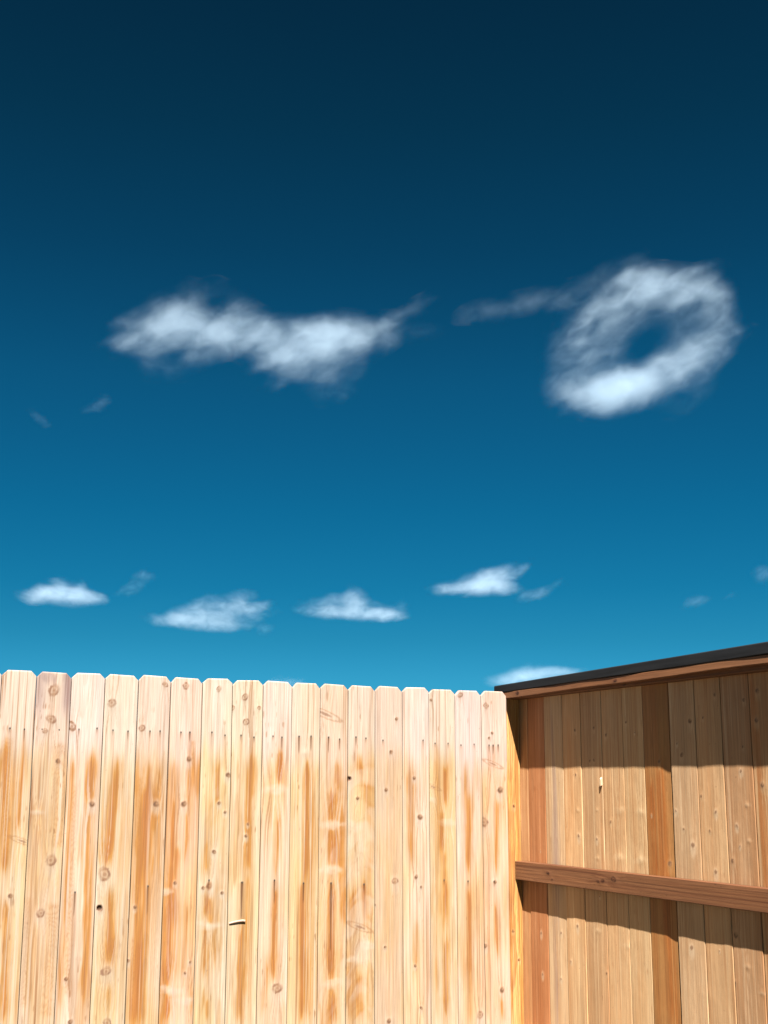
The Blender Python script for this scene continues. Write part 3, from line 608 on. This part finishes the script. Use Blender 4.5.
capx = lambda y: WX - .0900 - .0047 * (5.467 - y)
def trim_col(seed):
    def f(U, Z):
        return wood(U, Z * .6, seed, PAL_RAIL, [(.004, 5.25 * .6, .012, 'd'), (-.003, 4.45 * .6, .009, 'd')], (), (), half=.02, heart=.4, grain=1.4, figure=.6)
    return f
YC = 5.467
cap_rows = np.concatenate([np.linspace(YE, 3.3, 60, endpoint=False), np.arange(3.3, YC - .02, .006), [YC - .02]])
def cap_zb(y): return EYE + .471 + .0085 * (YC - y)
ct = board('cap_board', M_RAIL, cap_rows, .0155, trim_col(6161), lambda u, z, d: (capx(z) + d, z, cap_zb(z) - .0165 + u + .0012 * np.sin(z * 7)),
      thick=.086, parent=screen, nu=12, ease=.0025)
board('top_rail', M_RAIL, np.concatenate([np.linspace(YE, 3.3, 60, endpoint=False), np.arange(3.3, Y1, .006), [Y1]]), .0125, trim_col(6363),
      lambda u, z, d: (WX - .049 + d, z, EYE + .4500 + u), thick=.0475, parent=screen, nu=10, ease=.002)
# dark flashing folded over the cap
bm = bmesh.new()
prev = None
ys = np.linspace(YE, YC, 150)
for y in ys:
    x = capx(y); zb = cap_zb(y); h = .0365 + .0042 * (YC - y) / 1.95 * 1.9
    j = .0012 * math.sin(y * 5.1) + .0007 * math.sin(y * 13.7)
    prof = [(x - .0006 + j * .3, zb + .0002), (x - .0028 + j, zb + .003), (x - .0022 + j, zb + h - .004), (x + .001 + j * .5, zb + h), (x + .062, zb + h + .005), (x + .126, zb + h), (x + .129, zb + h - .004), (x + .129, zb + .002), (x + .125, zb)]
    cur = [bm.verts.new((a, y, b)) for a, b in prof]
    if prev:
        for k in range(len(prof)):
            bm.faces.new((prev[k], cur[k], cur[(k + 1) % len(prof)], prev[(k + 1) % len(prof)]))
    else: bm.faces.new(cur)
    prev = cur
bm.faces.new(prev[::-1])
bmesh.ops.recalc_face_normals(bm, faces=bm.faces)
me = bpy.data.meshes.new('cap_flashing'); bm.to_mesh(me); bm.free()
fl = link('cap_flashing', me, M_FLASH); put(fl, screen)
fl['label'] = 'dark folded strip along the top edge'
lumber('post', (WX + .02, 3.0, 0), (WX + .109, 3.089, 1.84), screen)
lumber('post', (WX + .02, .9, 0), (WX + .109, .989, 1.84), screen)

# ------------------------------------------------------------------ sun and sky
cz = .845; sb = .50; sa = cz / 3.68
sv = Vector((-sa, -sb, cz)).normalized()
EL = math.asin(sv.z)
AZ = math.atan2(sv.x, sv.y)         # clockwise from +Y
sun = bpy.data.lights.new('sun', 'SUN'); sun.energy = SUN_E; sun.angle = math.radians(.53); sun.color = (1, .955, .90)
so = bpy.data.objects.new('sun', sun); C.objects.link(so)
so.rotation_euler = (-sv).to_track_quat('-Z', 'Y').to_euler()
so.location = (0, -5, 20)

w = bpy.data.worlds.new('World'); SC.world = w; w.use_nodes = True
nt = w.node_tree; N, L = nt.nodes, nt.links
bg = N['Background'] if 'Background' in N else N.new('ShaderNodeBackground')
sky = N.new('ShaderNodeTexSky'); sky.sky_type = 'NISHITA'; sky.sun_disc = False
sky.sun_elevation = EL; sky.sun_rotation = AZ; sky.altitude = 600; sky.air_density = 1.0; sky.dust_density = .4; sky.ozone_density = 2.0
tc = N.new('ShaderNodeTexCoord'); sx = N.new('ShaderNodeSeparateXYZ'); L.new(tc.outputs['Generated'], sx.inputs[0])
ramp = N.new('ShaderNodeValToRGB'); ramp.color_ramp.interpolation = 'B_SPLINE' if False else 'LINEAR'
els = ramp.color_ramp.elements
for k, (z, col) in enumerate(SKY_GRADE):
    e = els[k] if k < 2 else els.new(z)
    e.position = z; e.color = (*[v * SKY_GAIN for v in col], 1)
L.new(sx.outputs['Z'], ramp.inputs[0])
mul = N.new('ShaderNodeMix'); mul.data_type = 'RGBA'; mul.blend_type = 'MULTIPLY'; mul.inputs[0].default_value = 1
L.new(sky.outputs[0], mul.inputs[6]); L.new(ramp.outputs[0], mul.inputs[7])
L.new(mul.outputs[2], bg.inputs['Color']); bg.inputs['Strength'].default_value = .05

vs = SC.view_settings
SC.display_settings.display_device = 'sRGB'
vs.view_transform = 'Standard'; vs.look = 'None'; vs.gamma = 1; vs.use_curve_mapping = False
vs.exposure = EXPO
SC.render.engine = 'CYCLES'
SC.cycles.use_denoising = True
SC.cycles.max_bounces = 8; SC.cycles.diffuse_bounces = 4; SC.cycles.volume_bounces = 3; SC.cycles.transparent_max_bounces = 24
SC.cycles.sample_clamp_indirect = 6

# ------------------------------------------------------------------ clouds: bodies of lit vapour, kilometres off
F_PX = 1261.95
TAU = .087
def cloud(label, group, cx, cy, blobs, tau, dist=None, streak=-22, nscale=24., seed=0, rag=.55, thr=.12, deep=1.0, alt=1400., fringe=0, soft=1.5):
    """blobs: (x, y, rx, ry, angle, amount) as angular offsets; the body stands at its own distance and has real width, height and depth"""
    d = (fw * F_PX + rt * (cx - 384) - up * (cy - 512)).normalized()
    Rr = dist or alt / d.z
    k = Rr / F_PX / d.dot(fw)
    X = Vector((d.y, -d.x, 0)).normalized(); Z = X.cross(d).normalized()
    # roll of the pixel grid against the horizon
    mw = Matrix((X, d, Z)).transposed().to_4x4(); mw.translation = Vector((0, 0, EYE)) + d * Rr
    ro = math.atan2(rt.dot(Z), rt.dot(X))
    if fringe:
        rf = random.Random(seed * 7 + 1)
        main = [b for b in blobs if b[5] > .3 and b[2] < 60]
        for _ in range(fringe):
            b = rf.choice(main); a = rf.uniform(0, 2 * math.pi)
            ex, ez = math.cos(a) * b[2] * 1.25, math.sin(a) * b[3] * 1.5
            ca, sa2 = math.cos(math.radians(b[4])), math.sin(math.radians(b[4]))
            blobs.append((b[0] + ex * ca - ez * sa2, b[1] + ex * sa2 + ez * ca, rf.uniform(9, 22), rf.uniform(3.5, 8), rf.uniform(-50, -5), rf.uniform(.14, .34)))
    bl = []
    for (bx, by, rx, ry, an, am) in blobs:
        ox, oz = (bx - cx), -(by - cy)
        x_, z_ = ox * math.cos(ro) - oz * math.sin(ro), ox * math.sin(ro) + oz * math.cos(ro)
        bl.append((x_, z_, rx * 1.6, ry * 1.85, math.radians(an), am))
    bm = bmesh.new()
    rs = random.Random(seed)
    dy = [rs.uniform(-.35, .35) * min(b[2], b[3]) for b in bl]
    for (x_, z_, rx, rz, an, am), yy in zip(bl, dy):
        if am < 0: continue
        s = .93 if am > .5 else .88
        if am < .3: s = .80
        mt = Matrix.Translation((x_ * k, yy * k, z_ * k)) @ Matrix.Rotation(an, 4, 'Y') @ Matrix.Diagonal((rx * k * s, (rx + rz) * .5 * deep * k * s, rz * k * s, 1))
        bmesh.ops.create_icosphere(bm, subdivisions=3, radius=1, matrix=mt)
    me = bpy.data.meshes.new('cloud_hull'); bm.to_mesh(me); bm.free()
    tmp = bpy.data.objects.new('tmp_hull', me); C.objects.link(tmp)
    md = tmp.modifiers.new('r', 'REMESH'); md.mode = 'VOXEL'; md.voxel_size = 3.0 * k
    sm = tmp.modifiers.new('s', 'SMOOTH'); sm.iterations = 6
    bpy.context.view_layer.update()
    dg = bpy.context.evaluated_depsgraph_get()
    hull = bpy.data.meshes.new_from_object(tmp.evaluated_get(dg))
    bpy.data.objects.remove(tmp); hull.name = 'cloud'
    m, nt, out = new_mat('cloud_vapour')
    N, L = nt.nodes, nt.links
    tc = N.new('ShaderNodeTexCoord')
    sc = N.new('ShaderNodeVectorMath'); sc.operation = 'SCALE'; sc.inputs['Scale'].default_value = 1 / k
    L.new(tc.outputs['Object'], sc.inputs[0])
    # slow swirl of the shape
    wn = N.new('ShaderNodeTexNoise'); wn.inputs['Scale'].default_value = 1 / 30.; wn.inputs['Detail'].default_value = 2
    L.new(sc.outputs[0], wn.inputs['Vector'])
    wv = N.new('ShaderNodeVectorMath'); wv.operation = 'MULTIPLY_ADD'; wv.inputs[1].default_value = (9, 9, 9); wv.inputs[2].default_value = (-4.5, -4.5, -4.5)
    L.new(wn.outputs['Color'], wv.inputs[0])
    P = N.new('ShaderNodeVectorMath'); P.operation = 'ADD'; L.new(sc.outputs[0], P.inputs[0]); L.new(wv.outputs[0], P.inputs[1])
    prev = None
    for (x_, z_, rx, rz, an, am), yy in zip(bl, dy):
        mp = N.new('ShaderNodeMapping'); mp.vector_type = 'TEXTURE'
        mp.inputs['Location'].default_value = (x_, yy, z_); mp.inputs['Rotation'].default_value = (0, an, 0)
        mp.inputs['Scale'].default_value = (rx, (rx + rz) * (.5 * deep if am > 0 else 3.0), rz)
        L.new(P.outputs[0], mp.inputs[0])
        g = N.new('ShaderNodeTexGradient'); g.gradient_type = 'SPHERICAL'; L.new(mp.outputs[0], g.inputs[0])
        ma = N.new('ShaderNodeMath'); ma.operation = 'MULTIPLY_ADD'; ma.inputs[1].default_value = am
        L.new(g.outputs['Fac'], ma.inputs[0])
        if prev: L.new(prev.outputs[0], ma.inputs[2])
        else: ma.inputs[2].default_value = 0
        prev = ma
    nm = N.new('ShaderNodeMapping'); nm.vector_type = 'TEXTURE'
    nm.inputs['Location'].default_value = (seed * 37.3, seed * 11.1, seed * 5.7)
    nm.inputs['Rotation'].default_value = (0, math.radians(streak), 0); nm.inputs['Scale'].default_value = (nscale * 1.35, nscale * 1.1, nscale * .85)
    L.new(sc.outputs[0], nm.inputs[0])
    n = N.new('ShaderNodeTexNoise'); n.inputs['Scale'].default_value = 1; n.inputs['Detail'].default_value = 6; n.inputs['Roughness'].default_value = .62
    n.inputs['Distortion'].default_value = .5
    L.new(nm.outputs[0], n.inputs['Vector'])
    nr = N.new('ShaderNodeMapRange'); nr.inputs[1].default_value = .28; nr.inputs[2].default_value = .72
    nr.inputs[3].default_value = -.5 * rag; nr.inputs[4].default_value = .5 * rag
    L.new(n.outputs[0], nr.inputs[0])
    gt = N.new('ShaderNodeMath'); gt.operation = 'MULTIPLY'; gt.use_clamp = True; gt.inputs[1].default_value = 2.4; L.new(prev.outputs[0], gt.inputs[0])
    m1 = N.new('ShaderNodeMath'); m1.operation = 'MULTIPLY'; L.new(nr.outputs[0], m1.inputs[0]); L.new(gt.outputs[0], m1.inputs[1])
    mm = N.new('ShaderNodeMath'); mm.operation = 'ADD'; L.new(prev.outputs[0], mm.inputs[0]); L.new(m1.outputs[0], mm.inputs[1])
    sb_ = N.new('ShaderNodeMath'); sb_.operation = 'SUBTRACT'; sb_.use_clamp = True; sb_.inputs[1].default_value = thr; L.new(mm.outputs[0], sb_.inputs[0])
    pw = N.new('ShaderNodeMath'); pw.operation = 'POWER'; pw.inputs[1].default_value = soft; L.new(sb_.outputs[0], pw.inputs[0])
    dn = N.new('ShaderNodeMath'); dn.operation = 'MULTIPLY'; dn.inputs[1].default_value = TAU * tau / (40 * k); L.new(pw.outputs[0], dn.inputs[0])
    v = N.new('ShaderNodeVolumePrincipled')
    v.inputs['Color'].default_value = (.63, .80, .95, 1); v.inputs['Anisotropy'].default_value = 0.0
    L.new(dn.outputs[0], v.inputs['Density'])
    L.new(v.outputs[0], out.inputs['Volume'])
    # the boundary carries only the thinnest veil of the same vapour
    tr = N.new('ShaderNodeBsdfTransparent'); df = N.new('ShaderNodeBsdfTranslucent'); df.inputs['Color'].default_value = (.9, .93, 1, 1)
    vf = N.new('ShaderNodeMath'); vf.operation = 'MULTIPLY'; vf.inputs[1].default_value = .05; L.new(sb_.outputs[0], vf.inputs[0])
    mx = N.new('ShaderNodeMixShader'); L.new(vf.outputs[0], mx.inputs[0]); L.new(tr.outputs[0], mx.inputs[1]); L.new(df.outputs[0], mx.inputs[2])
    L.new(mx.outputs[0], out.inputs['Surface'])
    o = link('cloud', hull, m)
    o.matrix_world = mw
    tag(o, label, 'cloud', group)
    return o

BIG = 'large clouds high in the blue sky'
LOW = 'small clouds in a row low above the fence'
WISP = 'faint wisps of cloud'
cloud('long ragged horizontal cloud on the left, high above the pickets', BIG, 270, 340, [
    (160, 327, 34, 15, -14, .75), (180, 318, 24, 14, -20, .5), (128, 341, 24, 6, -10, .45), (222, 332, 34, 17, -25, .75), (196, 326, 30, 14, 0, .4), (203, 296, 24, 9, -30, .28), (240, 298, 18, 10, 20, .25),
    (255, 342, 34, 16, 10, .5), (305, 347, 42, 20, 0, .85), (342, 336, 38, 16, 0, .75), (374, 330, 24, 12, -18, .42), (402, 312, 26, 6, -36, .22), (398, 322, 30, 9, -25, .2),
    (415, 333, 28, 7, -18, .24), (328, 382, 28, 13, -32, .34), (292, 370, 26, 12, 0, .34), (188, 358, 36, 15, -18, .27), (158, 368, 20, 10, 0, .18), (160, 298, 30, 6, -28, .16),
    (300, 322, 70, 9, 3, .2), (232, 386, 16, 8, 0, .12), (430, 300, 22, 8, -30, .13)],
    tau=6.5, seed=3, alt=1500, nscale=18, rag=.62, thr=.07, fringe=26, soft=1.85)
cloud('bright ring shaped cloud with a small dark blue hole, on the right', BIG, 635, 340, [
    (640, 342, 70, 46, -20, .34), (600, 390, 36, 17, 0, .55), (618, 390, 30, 14, -8, .95), (648, 380, 30, 16, -18, .55), (680, 362, 30, 15, -25, .5), (704, 344, 22, 15, -25, .5),
    (716, 318, 16, 18, 0, .32), (696, 300, 24, 16, 30, .42), (664, 290, 34, 14, 5, .6), (626, 302, 30, 14, -22, .5), (592, 318, 28, 14, -32, .35), (562, 348, 18, 14, -40, .14),
    (568, 384, 20, 15, 0, .3), (600, 282, 40, 10, -30, .22), (634, 268, 14, 7, -40, .2), (520, 308, 44, 10, -8, .25), (552, 300, 30, 12, -10, .16), (482, 313, 20, 8, -20, .22),
    (692, 392, 30, 12, -30, .16), (645, 344, 22, 11, -36, -.36), (582, 350, 22, 15, -25, .24), (604, 352, 24, 8, -12, .12)],
    tau=8.5, seed=8, alt=1500, nscale=18, rag=.62, thr=.07, fringe=26, soft=1.85)
cloud('small flat oval cloud over the leftmost pickets', LOW, 62, 594, [
    (62, 597, 36, 6, 2, .75), (46, 592, 16, 8, -20, .5), (66, 590, 14, 8, 0, .5), (82, 594, 16, 6, 12, .5), (78, 584, 7, 5, -30, .3), (94, 599, 10, 4, 0, .3)], tau=13, seed=12, nscale=10, streak=8, alt=1400, rag=.7)
cloud('faint small wisp right of the oval cloud', WISP, 138, 583, [(130, 590, 15, 5, -15, .38), (139, 577, 11, 6, -45, .36), (152, 578, 10, 5, 20, .22)], tau=13, seed=14, nscale=9, alt=1400)
cloud('broadest of the small low clouds, above the left pickets', LOW, 218, 612, [
    (206, 621, 44, 6, 0, .7), (190, 612, 16, 8, -10, .55), (212, 606, 16, 9, -10, .55), (240, 600, 16, 9, -20, .6), (246, 611, 28, 6, 0, .55), (170, 616, 16, 6, -20, .4),
    (266, 604, 12, 4, -8, .4), (222, 627, 22, 4, 0, .35), (148, 612, 10, 4, 0, .2)], tau=13, seed=17, nscale=11, streak=4, alt=1400, rag=.7)
cloud('tiny puff below the tip of the broadest low cloud', WISP, 265, 629, [(265, 629, 9, 5, 0, .5)], tau=13, seed=18, nscale=7, alt=1400)
cloud('small low cloud with a raised peak, above the middle pickets', LOW, 355, 606, [
    (352, 614, 42, 5, 2, .65), (356, 597, 11, 9, -30, .6), (344, 606, 18, 8, 0, .5), (320, 603, 24, 7, -12, .42), (374, 609, 20, 7, 20, .5), (400, 607, 18, 8, -30, .25), (396, 614, 16, 5, 0, .25)],
    tau=13, seed=21, nscale=11, streak=-10, alt=1400, rag=.7)
cloud('small slanting wedge shaped cloud above the right pickets', LOW, 485, 580, [
    (482, 589, 38, 5, 0, .6), (500, 574, 20, 8, -20, .6), (482, 581, 24, 8, -18, .6), (522, 571, 15, 5, -42, .5), (446, 586, 26, 6, -14, .36), (496, 586, 18, 7, 0, .5)], tau=13, seed=25, nscale=11, streak=-18, alt=1400, rag=.65)
cloud('thin wisp right of the slanting cloud', WISP, 536, 590, [(533, 595, 16, 5, -15, .5), (557, 584, 18, 5, -30, .25)], tau=13, seed=27, nscale=9, alt=1400)
cloud('tiny faint cloud above the dark cap on the right', WISP, 705, 601, [(697, 602, 14, 5, -12, .45), (726, 597, 12, 4, -25, .24)], tau=14, seed=31, nscale=9, alt=1400)
cloud('tiny faint cloud cut by the right edge of the view', WISP, 763, 574, [(763, 574, 10, 8, 0, .42)], tau=14, seed=33, nscale=9, alt=1400)
cloud('faint curl of cloud below the long ragged cloud on the left', WISP, 99, 404, [(96, 408, 15, 6, -12, .28), (105, 398, 10, 5, -30, .26)], tau=16, seed=35, nscale=10, alt=1500)
cloud('faintest streak of cloud near the left edge', WISP, 38, 419, [(38, 419, 18, 5, 22, .28)], tau=14, seed=36, nscale=10, alt=1500)
cloud('flat cloud just over the left end of the dark cap', LOW, 535, 676, [(535, 677, 42, 6, -3, .7), (514, 678, 20, 6, -8, .4), (540, 669, 20, 5, 0, .4), (566, 671, 20, 4, 0, .35)], tau=13, seed=41, nscale=11, streak=-3, dist=15000)
cloud('low sliver of cloud peeping over the middle pickets', WISP, 287, 682, [(287, 683, 20, 5, 0, .5)], tau=14, seed=43, nscale=9, dist=15000)
